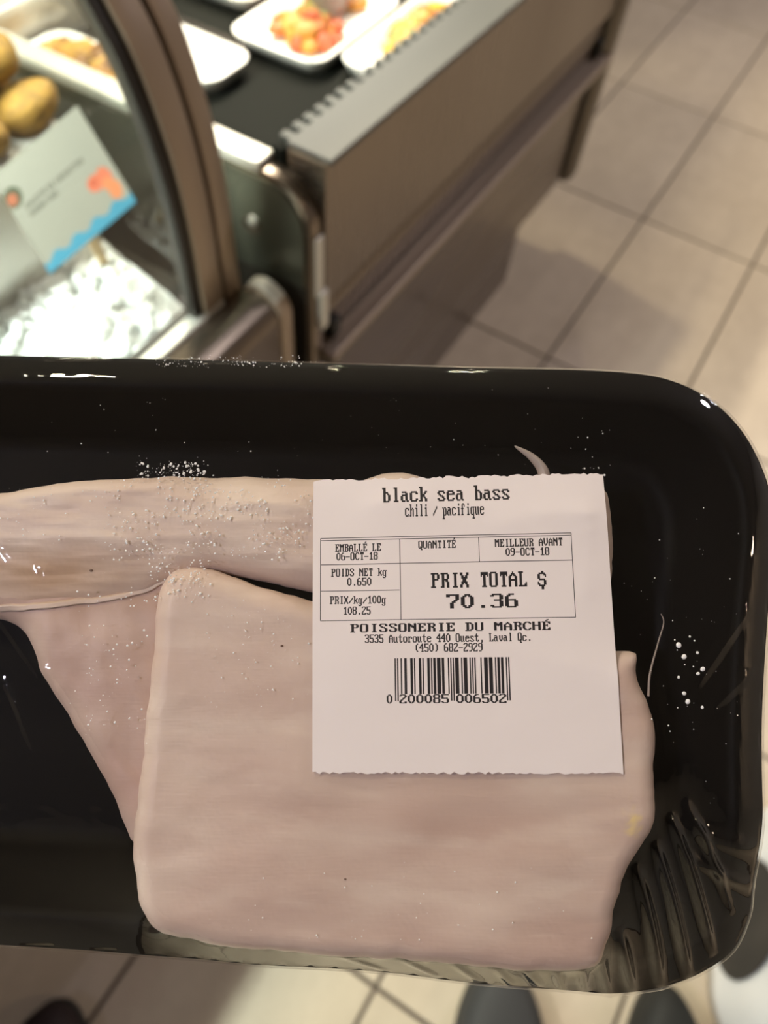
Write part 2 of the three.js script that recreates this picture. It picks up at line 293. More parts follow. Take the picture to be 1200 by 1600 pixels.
// golden croquettes heaped at the back of the ice counter
{
  const skin = dataTex(128, 128, (u, v) => { const n = 22 * loop(u, v, 5, 1) + 22 * loop(u, v, 18, 4); return [clamp8(126 + n), clamp8(92 + n * 0.8), clamp8(24 + n * 0.4)]; });
  const bump = dataTex(128, 128, (u, v) => { const n = 128 + 60 * loop(u, v, 22, 4) + 40 * loop(u, v, 50, 9); return [clamp8(n), clamp8(n), clamp8(n)]; }, false);
  const mat = std(0xffffff, 0.7, 0, { map: skin, bumpMap: bump, bumpScale: 0.001 });
  const g = new THREE.SphereGeometry(0.03, 24, 16), p = g.attributes.position;
  for (let k = 0; k < p.count; k++) { const v = V3().fromBufferAttribute(p, k), s = 1 + 0.12 * noise(v.x * 40, v.y * 40, v.z * 40); p.setXYZ(k, v.x * s * 1.15, v.y * s * 0.7, v.z * s); }
  g.computeVertexNormals();
  const first = new THREE.Mesh(g, mat);
  let row = 0;
  for (const [y, zs, xs, n] of [[0.773, -0.68, 0.468, 3], [0.773, -0.745, 0.468, 3], [0.773, -0.81, 0.46, 2], [0.8085, -0.711, 0.466, 3], [0.8085, -0.776, 0.45, 2], [0.844, -0.742, 0.44, 2]]) {
    for (let i = 0; i < n; i++) {
      const m = first.clone(); m.name = numbered('croquette'); m.castShadow = m.receiveShadow = true; scene.add(m);
      m.position.set(xs - i * 0.07 + rr(-0.004, 0.004), y + rr(-0.002, 0.002), zs + rr(-0.005, 0.005)); m.rotation.set(rr(-0.2, 0.2), rr(0, 6), rr(-0.2, 0.2));
      tag(m, 'golden brown breaded croquette in the heap behind the price card', 'croquette', 'croquettes heaped behind the price card');
    }
    row++;
  }
}
const CARD = [[0.4702, 0.7981, -0.6027], [0.4652, 0.7206, -0.545], [0.3624, 0.6802, -0.5795], [0.3739, 0.7596, -0.6343]], STICK = [0.468, 0.585, -0.625], BAG_TURN = 0.325, PRINT = [0.0, 0.125, 0.07, 0.105];
// price card on a wooden stick, pushed into the ice
{
  const W = 1024, H = 1024, cv = document.createElement('canvas'); cv.width = W; cv.height = H; const c = cv.getContext('2d');
  c.fillStyle = '#949187'; c.fillRect(0, 0, W, H);  // whole print toned down, as if less light fell on the white card
  c.fillStyle = '#468ca8'; c.beginPath(); c.moveTo(0, H);
  for (let x = 0; x <= W; x += 8) c.lineTo(x, H - 105 + 26 * Math.sin(x / W * Math.PI * 9) - 14 * Math.abs(Math.sin(x / W * Math.PI * 4.5)));
  c.lineTo(W, H); c.fill();
  c.fillStyle = '#3b3932'; c.font = 'bold 62px sans-serif'; c.fillText('GALETTE DE CREVETTES', 130, 420, 690); c.fillText('SHRIMP CAKE', 130, 500, 340);
  // round emblem in the corner by the title and a shrimp by the wave
  c.fillStyle = '#4d5242'; c.beginPath(); c.arc(80, 260, 95, 0, 7); c.fill(); c.fillStyle = '#a3624a'; c.beginPath(); c.arc(66, 270, 55, 0, 7); c.fill();
  c.fillStyle = '#c86f55'; c.beginPath(); c.ellipse(800, 640, 82, 78, 0, 0, 7); c.fill(); c.beginPath(); c.ellipse(905, 640, 60, 92, -0.2, 0, 7); c.fill();
  c.fillStyle = '#cc7f58'; c.beginPath(); c.ellipse(920, 800, 62, 95, 0.1, 0, 7); c.fill(); c.beginPath(); c.ellipse(890, 715, 55, 60, 0.1, 0, 7); c.fill();
  c.fillStyle = '#b75c45'; c.beginPath(); c.ellipse(785, 625, 42, 36, 0, 0, 7); c.fill();
  const tex = new THREE.CanvasTexture(cv); tex.colorSpace = THREE.SRGBColorSpace;
  const t = thing('price_card', 'white price card with a blue wave and orange shrimp on wooden stick', 'sign');
  // corners: top right, bottom right, bottom left, top left
  const TR = V3(...CARD[0]), BR = V3(...CARD[1]), BL = V3(...CARD[2]), TL = V3(...CARD[3]);
  const nrm = V3().crossVectors(V3().subVectors(BR, BL), V3().subVectors(TL, BL)).normalize(), th = nrm.clone().multiplyScalar(-0.0012);
  const q = [BL, BR, TR, TL], pos = [], uvs = [0, 0, 1, 0, 1, 1, 0, 1];
  const face = new THREE.BufferGeometry(); face.setAttribute('position', new THREE.Float32BufferAttribute(q.flatMap((v) => v.toArray()), 3)); face.setAttribute('uv', new THREE.Float32BufferAttribute(uvs, 2)); face.setIndex([0, 1, 2, 0, 2, 3]); face.computeVertexNormals();
  part('printed_face', face, std(0xffffff, 0.4, 0, { map: tex }), t);
  const back = new THREE.BufferGeometry(), q2 = [...q, ...q.map((v) => v.clone().add(th))];
  q.forEach((v, i) => { q2[i] = v.clone().addScaledVector(nrm, -0.0002); });
  back.setAttribute('position', new THREE.Float32BufferAttribute(q2.flatMap((v) => v.toArray()), 3)); back.setIndex([4, 6, 5, 4, 7, 6, 0, 4, 5, 0, 5, 1, 1, 5, 6, 1, 6, 2, 2, 6, 7, 2, 7, 3, 3, 7, 4, 3, 4, 0]); const bg = back.toNonIndexed(); bg.computeVertexNormals();
  part('card_back', bg, std(new THREE.Color(0.7, 0.68, 0.6), 0.5), t);
  const a = V3().addVectors(BL, BR).multiplyScalar(0.5).lerp(V3().addVectors(TL, TR).multiplyScalar(0.5), 0.2).addScaledVector(nrm, -0.0045), b = V3(...STICK), dir = V3().subVectors(b, a), len = dir.length();
  const sg = new RoundedBoxGeometry(0.013, len, 0.004, 2, 0.0015); const st = part('stick', sg, M.wood, t); st.position.copy(a).addScaledVector(dir, 0.5); st.quaternion.setFromUnitVectors(V3(0, -1, 0), dir.normalize()); st.userData.label = 'pale wooden stick';
}

// ------------------------------------------------------------------ shopper's things on the floor
function shoe(label, toe, heel, w, mat, soleMat, group) {   // toe and heel are [x, z] on the floor
  const d = Math.hypot(toe[0] - heel[0], toe[1] - heel[1]), t = thing('shoe', label, 'shoe', [heel[0], 0, heel[1]], group); t.rotation.y = Math.atan2(-(toe[1] - heel[1]), toe[0] - heel[0]);
  const half = (u) => w / 2 * Math.pow(Math.max(0, 1 - Math.pow(Math.abs(2 * u - 1), 3.6)), 0.5) * (0.78 + 0.28 * Math.sin(Math.PI * Math.min(1, Math.max(0, u * 1.25 - 0.2))));
  const outline = (k, y) => { const p = []; const n = 30; for (let i = 0; i <= n; i++) { const u = 0.5 - 0.5 * Math.cos(Math.PI * i / n); p.push([u * d * k + d * (1 - k) / 2, y(u), half(u) * k]); } for (let i = n - 1; i > 0; i--) { const u = 0.5 - 0.5 * Math.cos(Math.PI * i / n); p.push([u * d * k + d * (1 - k) / 2, y(u), -half(u) * k]); } return p; };
  part('sole', loft([outline(0.97, () => 0), outline(1, () => 0.006), outline(1, () => 0.022), outline(0.98, () => 0.025)].map((r) => r.slice().reverse()), true, true), soleMat, t);
  const top = (k) => (u) => 0.025 + (0.045 + 0.06 * Math.max(0, Math.min(1, (0.7 - u) / 0.45))) * k;
  part('upper', loft([outline(0.975, () => 0.024), outline(0.965, top(0.4)), outline(0.88, top(0.75)), outline(0.7, top(0.95)), outline(0.4, top(1)), outline(0.1, top(1))].map((r) => r.slice().reverse()), false, true), mat, t);
  const laces = []; for (let i = 0; i < 4; i++) laces.push(new THREE.CapsuleGeometry(0.0025, w * 0.32, 3, 8).rotateX(Math.PI / 2).translate(d * (0.5 + i * 0.055), 0.025 + 0.045 + 0.06 * Math.max(0, (0.7 - 0.5 - i * 0.055) / 0.45) + 0.001, 0));
  part('laces', mergeGeometries(laces), M.rubber, t);
}
shoe('black shoe in the open floor under the package, nearest the tray', [0.155, 0.198], [-0.085, 0.31], 0.115, std(new THREE.Color(0.03, 0.03, 0.032), 0.7), M.rubber, "shopper's shoes");
shoe('black shoe beside the white carrier bag', [0.247, 0.404], [0.005, 0.508], 0.1, std(new THREE.Color(0.012, 0.012, 0.012), 0.7), M.rubber, "shopper's shoes");
shoe('dark round toed shoe close to the glass counter', [-0.195, -0.279], [-0.42, -0.16], 0.115, std(new THREE.Color(0.02, 0.01, 0.01), 0.7), M.rubber);
{
  // white carrier bag with a black print, standing on the floor
  const t = thing('carrier_bag', 'white carrier bag with a big black print beside the black shoe', 'bag', [0.385, 0, 0.538]);
  t.rotation.y = BAG_TURN;
  const N = 80, w = 0.3, d = 0.2, ring = (k, y, seedk) => Array.from({ length: N }, (_, i) => { const a = -i / N * Math.PI * 2, e = 0.32; const cx = Math.sign(Math.cos(a)) * Math.pow(Math.abs(Math.cos(a)), e), cz = Math.sign(Math.sin(a)) * Math.pow(Math.abs(Math.sin(a)), e); const n = 1 + 0.05 * noise(cx * 3 + seedk, y * 9, cz * 3); return [cx * w / 2 * k * n, y, cz * d / 2 * k * n]; });
  const rings = []; for (let i = 0; i <= 14; i++) rings.push(ring(0.97 + 0.05 * Math.sin(i / 14 * 2.5), i / 14 * 0.36, 3)); for (let i = 13; i >= 0; i--) rings.push(ring((0.97 + 0.05 * Math.sin(i / 14 * 2.5)) * 0.985, 0.003 + i / 14 * 0.357, 3));
  part('bag_body', loft(rings, true, true), std(new THREE.Color(0.8, 0.8, 0.82), 0.4), t);
  const hp = [V3(-0.06, 0.35, 0), V3(-0.06, 0.44, 0.01), V3(0, 0.48, 0.02), V3(0.06, 0.44, 0.01), V3(0.06, 0.35, 0)];
  for (const s of [-1, 1]) part('handle', new THREE.TubeGeometry(new THREE.CatmullRomCurve3(hp), 32, 0.005, 8).translate(0, 0, s * 0.095), M.rubber, t);
  // the print: a rounded patch that follows the side that faces the aisle
  const pp = [], pi = [], R_ = 24, S = 8;
  for (let j = 0; j <= S; j++) for (let i = 0; i < R_; i++) { const a = i / R_ * Math.PI * 2, r = j / S; const x = PRINT[0] + PRINT[2] * r * Math.cos(a) * (1 + 0.15 * Math.sin(2 * a)), y = PRINT[1] + PRINT[3] * r * Math.sin(a); const k = 0.97 + 0.05 * Math.sin(y / 0.36 * 2.5); const cx = x / (w / 2 * k), zc = Math.pow(Math.max(0, 1 - Math.pow(Math.min(1, Math.abs(cx)), 2 / 0.32)), 0.16); const n = 1 + 0.05 * noise(cx * 3 + 3, y * 9, -zc * 3); pp.push(x, y, -zc * d / 2 * k * n - 0.003); }
  for (let j = 0; j < S; j++) for (let i = 0; i < R_; i++) { const a = j * R_ + i, b = j * R_ + (i + 1) % R_; pi.push(a, b, a + R_, b, b + R_, a + R_); }
  const pg = new THREE.BufferGeometry(); pg.setAttribute('position', new THREE.Float32BufferAttribute(pp, 3)); pg.setIndex(pi); pg.computeVertexNormals();
  part('black_print', pg, std(new THREE.Color(0.01, 0.01, 0.012), 0.5), t);
}
// ------------------------------------------------------------------ the wrapped package of fish (lengths in mm in its own frame: X along the tray, Y out of the tray, Z across it)
const PK = new THREE.Matrix4().makeBasis(V3(0.52179, 0.07107, 0.85011), V3(-0.38244, 0.91026, 0.15863), V3(-0.76255, -0.40789, 0.50214)).setPosition(0.06433, 1.04338, -0.02472);
const PKP = V3(), PKQ = new THREE.Quaternion(), PKS = V3(); PK.decompose(PKP, PKQ, PKS);
function onPack(o) { o.position.copy(PKP); o.quaternion.copy(PKQ); return o; }
const MM = 0.001;
const trayOut = smooth([[-175.1, -79.8], [-128.9, -80.9], [-103.1, -80.3], [-34.3, -78.6], [17.1, -77.0], [65.1, -75.5], [76.9, -73.4], [87.2, -68.1], [94.8, -60.1], [99.3, -51.1], [101.5, -42.6], [101.4, -29.1], [99.4, -16.0], [95.0, 19.0], [93.8, 54.4], [94.2, 65.3], [90.8, 73.9], [82.7, 79.7], [72.2, 83.5], [58.7, 85.2], [49.0, 84.6], [16.3, 82.0], [-28.4, 75.3], [-49.4, 71.5], [-92.4, 68.3], [-115.6, 67.6], [-157.3, 66.9], [-170.2, 62.5], [-178.6, 52.3], [-187.8, -3.0], [-195.0, -61.5], [-188.1, -73.8]], 420, true).slice(0, 420);
const outA = smooth([[-149.6, -31.8], [-121.2, -38.3], [-97.3, -41.9], [-81.2, -44.5], [-56.9, -46.2], [-32.5, -46.8], [-6.5, -46.2], [0.8, -48.0], [8.1, -47.3], [16.3, -45.7], [40.6, -45.2], [57.6, -43.7], [59.2, -31.8], [58.2, -15.8], [57.0, -8], [47.2, -8], [15.8, -13.5], [-6.3, -15.5], [-18.3, -16.8], [-32.7, -19.8], [-43.1, -21.6], [-54.0, -19.4], [-64.0, -15.4], [-83.0, -12.5], [-95.7, -11.5], [-119.2, -11.5], [-147.9, -13.8]], 260, true).slice(0, 260);
const outB = smooth([[-141.6, -27.4], [-115.4, -31.0], [-82.5, -32.7], [-59.3, -31.0], [-44.3, -24.1], [-43.7, -4.7], [-47.2, 34.1], [-56.1, 47.5], [-62.4, 46.1], [-68.4, 34.1], [-78.0, 18.9], [-84.1, 9.9], [-88.5, 3.3], [-93.2, -6.3], [-97.5, -9.1], [-107.3, -10.3], [-130.1, -11.1], [-143.8, -17.6]], 220, true).slice(0, 220);
const outC = smooth([[-56.2, -17.3], [-53.4, -21.5], [-49.0, -23.0], [-41.1, -21.7], [-31.5, -18.1], [-17.3, -14.5], [15.7, -9.8], [46.8, -4.1], [57.6, -2.1], [62.5, -1.5], [62.7, 4.3], [64.8, 10.3], [66.4, 17.8], [65.4, 25.2], [65.5, 33.9], [63.7, 40.4], [57.6, 49.7], [55.3, 56.7], [53.2, 65.0], [50.3, 70.5], [44.1, 71.9], [14.7, 70.2], [-25.1, 67.5], [-42.8, 65.7], [-55.6, 60.9], [-59.9, 46.8], [-59.0, 25.2], [-57.1, -1.8]], 300, true).slice(0, 300);
for (const o of [outA, outB, outC]) for (const p of o) { const a = 0.9 * fbm(p[0] * 0.16, p[1] * 0.16, 3, 4), b = 0.9 * fbm(p[0] * 0.16, p[1] * 0.16, 33, 4); p[0] += a; p[1] += b; }   // ragged cut edges
function sdf(poly, x, z) {   // distance to the outline, positive inside
  let best = 1e9, inside = false;
  for (let i = 0, j = poly.length - 1; i < poly.length; j = i++) {
    const ax = poly[j][0], az = poly[j][1], bx = poly[i][0], bz = poly[i][1], ex = bx - ax, ez = bz - az, px = x - ax, pz = z - az;
    let t = (px * ex + pz * ez) / (ex * ex + ez * ez || 1); t = t < 0 ? 0 : t > 1 ? 1 : t; const qx = px - ex * t, qz = pz - ez * t, q = qx * qx + qz * qz; if (q < best) best = q;
    if ((az > z) !== (bz > z) && x < ax + ex * (z - az) / ez) inside = !inside;
  }
  return inside ? Math.sqrt(best) : -Math.sqrt(best);
}
function step(a, b, v) {  const t = Math.max(0, Math.min(1, (v - a) / (b - a))); return t * t * (3 - 2 * t); }
const bend = (x, z) => -13 * step(35, 74, z) * step(-60, 10, x);        // the heavy fillet presses the front lip of the soft tray down
const lip = (d) => -3.6 * Math.pow(1 - Math.max(0, Math.min(8.5, d)) / 8.5, 1.4);
const trayH = (d, x, z) => Math.max(-23, (d < 9 ? lip(d) : d < 21 ? -23 * (d - 9) / 12 : -23) + bend(x, z));
const round = (d, R) => { const q = 1 - Math.min(1, Math.max(0, d) / R); return R * (1 - Math.sqrt(Math.max(0, 1 - q * q))); };
const topA = (x, z, d) => 4.2 + 1.1 * fbm(x * 0.03, z * 0.05, 1, 3) + 0.5 * fbm(x * 0.08, z * 0.3, 9, 2) - 0.3 * Math.max(0, z + 30) * step(-40, -62, x) - round(d, 9 - 5 * step(-40, -62, x));
const topB = (x, z, d) => -1.0 + 1.8 * fbm(x * 0.05, z * 0.05, 4, 3) + 0.03 * (-60 - x) - round(d, 8);
const topC = (x, z, d) => 5.4 + 1.2 * fbm(x * 0.025, z * 0.03, 7, 2) + 0.45 * fbm(x * 0.05 + 3, z * 0.12, 5, 3) - round(d, 5.5);
const dT = (x, z) => sdf(trayOut, x, z);

// the black tray
{
  const N = trayOut.length, c = [-40, -2];
  const nrm = trayOut.map((p, i) => { const a = trayOut[(i + N - 3) % N], b = trayOut[(i + 3) % N]; let x = b[1] - a[1], z = -(b[0] - a[0]); const l = Math.hypot(x, z); x /= l; z /= l; if (x * (c[0] - p[0]) + z * (c[1] - p[1]) < 0) { x = -x; z = -z; } return [x, z]; });
  const ring = (inset, y) => trayOut.map((p, i) => { const x = p[0] + nrm[i][0] * inset, z = p[1] + nrm[i][1] * inset; return [x * MM, (y < -22 ? y : Math.max(-22.5, y + bend(x, z))) * MM, z * MM]; });
  const g = loft([ring(12, -27), ring(3.5, -16), ring(1, -8), ring(0.1, -5.2), ring(0, -4.2), ring(0.5, lip(0.5)), ring(2, lip(2)), ring(4, lip(4)), ring(6, lip(6)), ring(8, lip(8)), ring(9.4, -0.4), ring(10.4, -1.8), ring(13, -8.5), ring(18, -20), ring(20, -22.6), ring(23, -23.4)], true, true);
  const o = onPack(part('fish_tray', g, phys({ color: new THREE.Color(0.005, 0.0045, 0.0042), roughness: 0.55, specularIntensity: 0.12 }), scene));
  tag(o, 'black foam tray with rounded corners holding the fish fillets', 'tray');
}
// fillets
const fishBump = dataTex(256, 256, (u, v) => { const n = 128 + 45 * loop(u, v, 9, 3) + 40 * loop(u, v, 30, 7) + 25 * pn.noise(u * 6, v * 70, 2); return [clamp8(n), clamp8(n), clamp8(n)]; }, false, [30, 30]);
const fishMat = phys({ color: 0xffffff, vertexColors: true, roughness: 0.5, bumpMap: fishBump, bumpScale: 0.00011, sheen: 0.2, sheenColor: new THREE.Color(1, 0.95, 0.9), sheenRoughness: 0.6 });
function fillet(out, spine, top, under, colour, label) {
  const N = out.length, S = 46, pos = [], col = [], uv = [], idx = [];
  const at = out.map(([x, z]) => { const xc = Math.max(spine[0], Math.min(spine[2], x)), f = (xc - spine[0]) / (spine[2] - spine[0]); return [xc, spine[1] + (spine[3] - spine[1]) * f]; });
  const put = (x, y, z) => { pos.push(x * MM, y * MM, z * MM); uv.push(x * MM, z * MM); col.push(...colour(x, z)); };
  const rows = [];
  for (let j = 0; j <= S; j++) rows.push([1 - Math.pow(1 - j / S, 1.7), 0]);
  for (const r of [[0.985, 2.5], [0.95, 8], [0.9, 16], [0.86, 40]]) rows.push(r);
  for (const [s, drop] of rows) for (let i = 0; i < N; i++) {
    const x = at[i][0] + s * (out[i][0] - at[i][0]), z = at[i][1] + s * (out[i][1] - at[i][1]), d = sdf(out, x, z), floor = trayH(dT(x, z), x, z) + 0.5;
    let y = top(x, z, drop ? 0 : d);
    if (drop) y = Math.max(y - drop, floor, under ? under(x, z) : -99, -22.6); else y = Math.max(y, floor + 0.4);
    put(x, y, z);
  }
  for (let j = 0; j < rows.length - 1; j++) for (let i = 0; i < N; i++) { const a = j * N + i, b = j * N + (i + 1) % N; idx.push(a, a + N, b, b, a + N, b + N); }
  const ci = pos.length / 3, last = (rows.length - 1) * N; put(at[0][0] * 0.5 + at[N >> 1][0] * 0.5, -20, at[0][1] * 0.5 + at[N >> 1][1] * 0.5);
  for (let i = 0; i < N; i++) idx.push(last + i, ci, last + (i + 1) % N);
  const g = new THREE.BufferGeometry(); g.setAttribute('position', new THREE.Float32BufferAttribute(pos, 3)); g.setAttribute('uv', new THREE.Float32BufferAttribute(uv, 2)); g.setAttribute('color', new THREE.Float32BufferAttribute(col, 3)); g.setIndex(idx); g.computeVertexNormals();
  const o = onPack(part('fish_fillet', g, fishMat, scene)); return tag(o, label, 'fish', 'white fish fillets in the tray');
}
const mix = (a, b, t) => a.map((v, i) => v + (b[i] - v) * t), sat = (v) => Math.max(0, Math.min(1, v));
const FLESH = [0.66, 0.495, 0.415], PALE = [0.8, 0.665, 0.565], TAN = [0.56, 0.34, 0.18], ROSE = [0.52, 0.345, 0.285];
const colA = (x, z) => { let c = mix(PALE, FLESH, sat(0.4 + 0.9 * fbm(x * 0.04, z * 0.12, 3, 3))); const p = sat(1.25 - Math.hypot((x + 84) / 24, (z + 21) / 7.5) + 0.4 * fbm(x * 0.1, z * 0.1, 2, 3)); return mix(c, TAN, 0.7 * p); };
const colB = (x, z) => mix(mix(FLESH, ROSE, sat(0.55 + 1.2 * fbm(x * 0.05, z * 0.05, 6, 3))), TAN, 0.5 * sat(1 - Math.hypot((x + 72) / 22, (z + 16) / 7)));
const colC = (x, z) => { let c = mix(PALE, FLESH, sat(0.75 + 0.9 * fbm(x * 0.03, z * 0.05, 8, 3))); c = mix(c, ROSE, 0.3 * sat((fbm(x * 0.02 + 1, z * 0.055, 21, 4) + 0.04) * 7) * step(30, 40, z)); c = mix(c, PALE, 0.35 * sat((fbm(x * 0.03, z * 0.16, 27, 4) - 0.12) * 8)); c = mix(c, ROSE, 0.35 * sat(2.2 * fbm(x * 0.02 + 5, z * 0.07, 4, 3) - 0.1)); return mix(c, [0.8, 0.62, 0.3], sat(1.1 - Math.hypot((x - 58.7) / 1.9, (z - 37.5) / 3.4) + 1.3 * fbm(x * 0.7, z * 0.7, 1, 2))); };  // the small gold spot at the end is a reflection painted on the flesh
const hB = (x, z) => { const d = sdf(outB, x, z); return d > -2 ? topB(x, z, d) + 0.4 : -99; };
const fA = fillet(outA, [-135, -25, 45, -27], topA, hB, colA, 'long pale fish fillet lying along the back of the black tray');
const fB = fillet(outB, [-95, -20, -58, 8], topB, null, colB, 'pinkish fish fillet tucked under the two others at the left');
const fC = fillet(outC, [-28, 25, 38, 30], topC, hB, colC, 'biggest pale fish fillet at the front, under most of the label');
for (const [f, top, x, z, r] of [[fA, topA, -73.5, -22, 0.45], [fB, topB, -78, -27, 0.4], [fC, topC, -24.8, -3.5, 0.35], [fC, topC, -9, 50, 0.3]])
  part('dark_speck', new THREE.SphereGeometry(r * MM, 8, 6).scale(1, 0.3, 0.8).translate(x * MM, (Math.max(top(x, z, 12), -30) + 0.1) * MM, z * MM), std(new THREE.Color(0.16, 0.09, 0.06), 0.6), f);
{
  const taper = (pts, r) => { const g = new THREE.TubeGeometry(new THREE.CatmullRomCurve3(pts.map(([x, y, z]) => V3(x * MM, y * MM, z * MM))), 40, 1 * MM, 8), p = g.attributes.position; for (let j = 0; j <= 40; j++) { let c = V3(); for (let i = 0; i < 8; i++) c.add(V3().fromBufferAttribute(p, j * 9 + i)); c.multiplyScalar(1 / 8); for (let i = 0; i <= 8; i++) { const v = V3().fromBufferAttribute(p, j * 9 + i).sub(c).multiplyScalar(r(j / 40)).add(c); p.setXYZ(j * 9 + i, v.x, v.y, v.z); } } g.computeVertexNormals(); return g; };
  tag(onPack(part('fish_scrap', taper([[41.5, -0.8, -44.5], [41.2, -0.7, -48], [38.5, -0.6, -51.5], [34, -0.5, -54.5]], (u) => 1.7 * Math.pow(1 - u, 0.7) + 0.12), std(new THREE.Color(0.4, 0.33, 0.29), 0.5), scene)), 'thin curled scrap of fish above the label on the black tray', 'fish scrap');
  tag(onPack(part('fish_fibre', taper([[65.5, 0.1, 9], [66, 0.2, 4], [68.5, 0.2, -4], [70.2, 0.2, -9.5], [69.6, 0.2, -11.2]], (u) => 0.32 * (1 - 0.6 * u)), std(new THREE.Color(0.35, 0.29, 0.25), 0.5), scene)), 'pale hair thin fibre right of the label beside the front fillet', 'fibre');
}
// cling film: a membrane stretched from lip to lip over the fillets, solved on a 1 mm grid
const GX0 = -200, GZ0 = -86, GW = 310, GH = 182, film = new Float32Array(GW * GH), low = new Float32Array(GW * GH), fixed = new Uint8Array(GW * GH);
for (let j = 0; j < GH; j++) for (let i = 0; i < GW; i++) {
  const x = GX0 + i, z = GZ0 + j, k = j * GW + i, d = dT(x, z);
  if (d < 1) { fixed[k] = 1; film[k] = lip(0.5) + bend(x, z) + 0.35; continue; }
  let h = d < 9 ? lip(d) + bend(x, z) + 0.35 : -30;
  for (const [o, t] of [[outA, topA], [outB, topB], [outC, topC]]) { const q = sdf(o, x, z); if (q > -0.5) h = Math.max(h, t(x, z, q) + 0.35); }
  low[k] = h; film[k] = Math.max(h, bend(x, z));
}
for (let it = 0; it < 500; it++) for (let j = 1; j < GH - 1; j++) for (let i = 1; i < GW - 1; i++) {
  const k = j * GW + i; if (fixed[k]) continue;
  const a = (film[k - 1] + film[k + 1] + film[k - GW] + film[k + GW]) / 4, v = film[k] + 1.75 * (a - film[k]); film[k] = v < low[k] ? low[k] : v;
}
const filmAt = (x, z) => { const u = Math.max(0, Math.min(GW - 1.01, x - GX0)), v = Math.max(0, Math.min(GH - 1.01, z - GZ0)), i = Math.floor(u), j = Math.floor(v), f = u - i, g = v - j, k = j * GW + i; return (film[k] * (1 - f) + film[k + 1] * f) * (1 - g) + (film[k + GW] * (1 - f) + film[k + GW + 1] * f) * g; };
const FOLDS = [[59, 47, 71, 84, 3.0, 1.5], [64, 42, 78, 81, 3.4, 1.3], [68, 36, 84, 75, 3.0, 1.3], [55, 62, 64, 86, 2.6, 1.4], [51, 69, 58, 87, 2.2, 1.2], [72, 33, 88, 64, 1.6, 1.2], [46, 70, 52, 86, 1.9, 1.1], [70, 39, 93, 47, 1.5, 2.2], [72, 46, 94, 58, 1.4, 1.4], [40, 71, 46, 85, 1.6, 1.1], [33, 70, 40, 84, 1.4, 1.0], [26, 70, 33, 83, 1.2, 1.0], [16, 69, 25, 82, 1.1, 1.1], [4, 68, 14, 80, 1.0, 1.1], [-10, 67, 2, 79, 0.9, 1.1],
  [-101, -25, -93, -14, 0.5, 0.6], [-96, -29, -90, -22, 0.4, 0.5], [-86, -24, -82, -18, 0.35, 0.5], [-82, 1, -73, 13, 0.5, 0.7], [-77, 8, -66, 24, 0.45, 0.7], [-93, 4, -87, 14, 0.4, 0.5], [-90, 9, -84, 22, 0.35, 0.5], [-100, -18, -80, 8, 0.4, 1.2], [75, 8, 92, -13, 0.5, 1.4], [80, 12, 93, 2, 0.4, 1.0]];
function folds(x, z) { let h = 0; for (const [ax, az, bx, bz, amp, wd] of FOLDS) { const ex = bx - ax, ez = bz - az, l2 = ex * ex + ez * ez, t = ((x - ax) * ex + (z - az) * ez) / l2; if (t < 0 || t > 1) continue; const d = Math.abs((x - ax) * ez - (z - az) * ex) / Math.sqrt(l2); if (d < 4 * wd) h += amp * Math.sin(Math.PI * t) ** 0.7 * Math.exp(-d * d / (wd * wd)); } return h; }
const filmTop = (x, z) => filmAt(x, z) + folds(x, z) + 0.10 * fbm(x * 0.12, z * 0.12, 2, 3);
const wrapMat = phys({ color: 0xffffff, roughness: 0.02, transmission: 1, thickness: 0, ior: 1.72 });
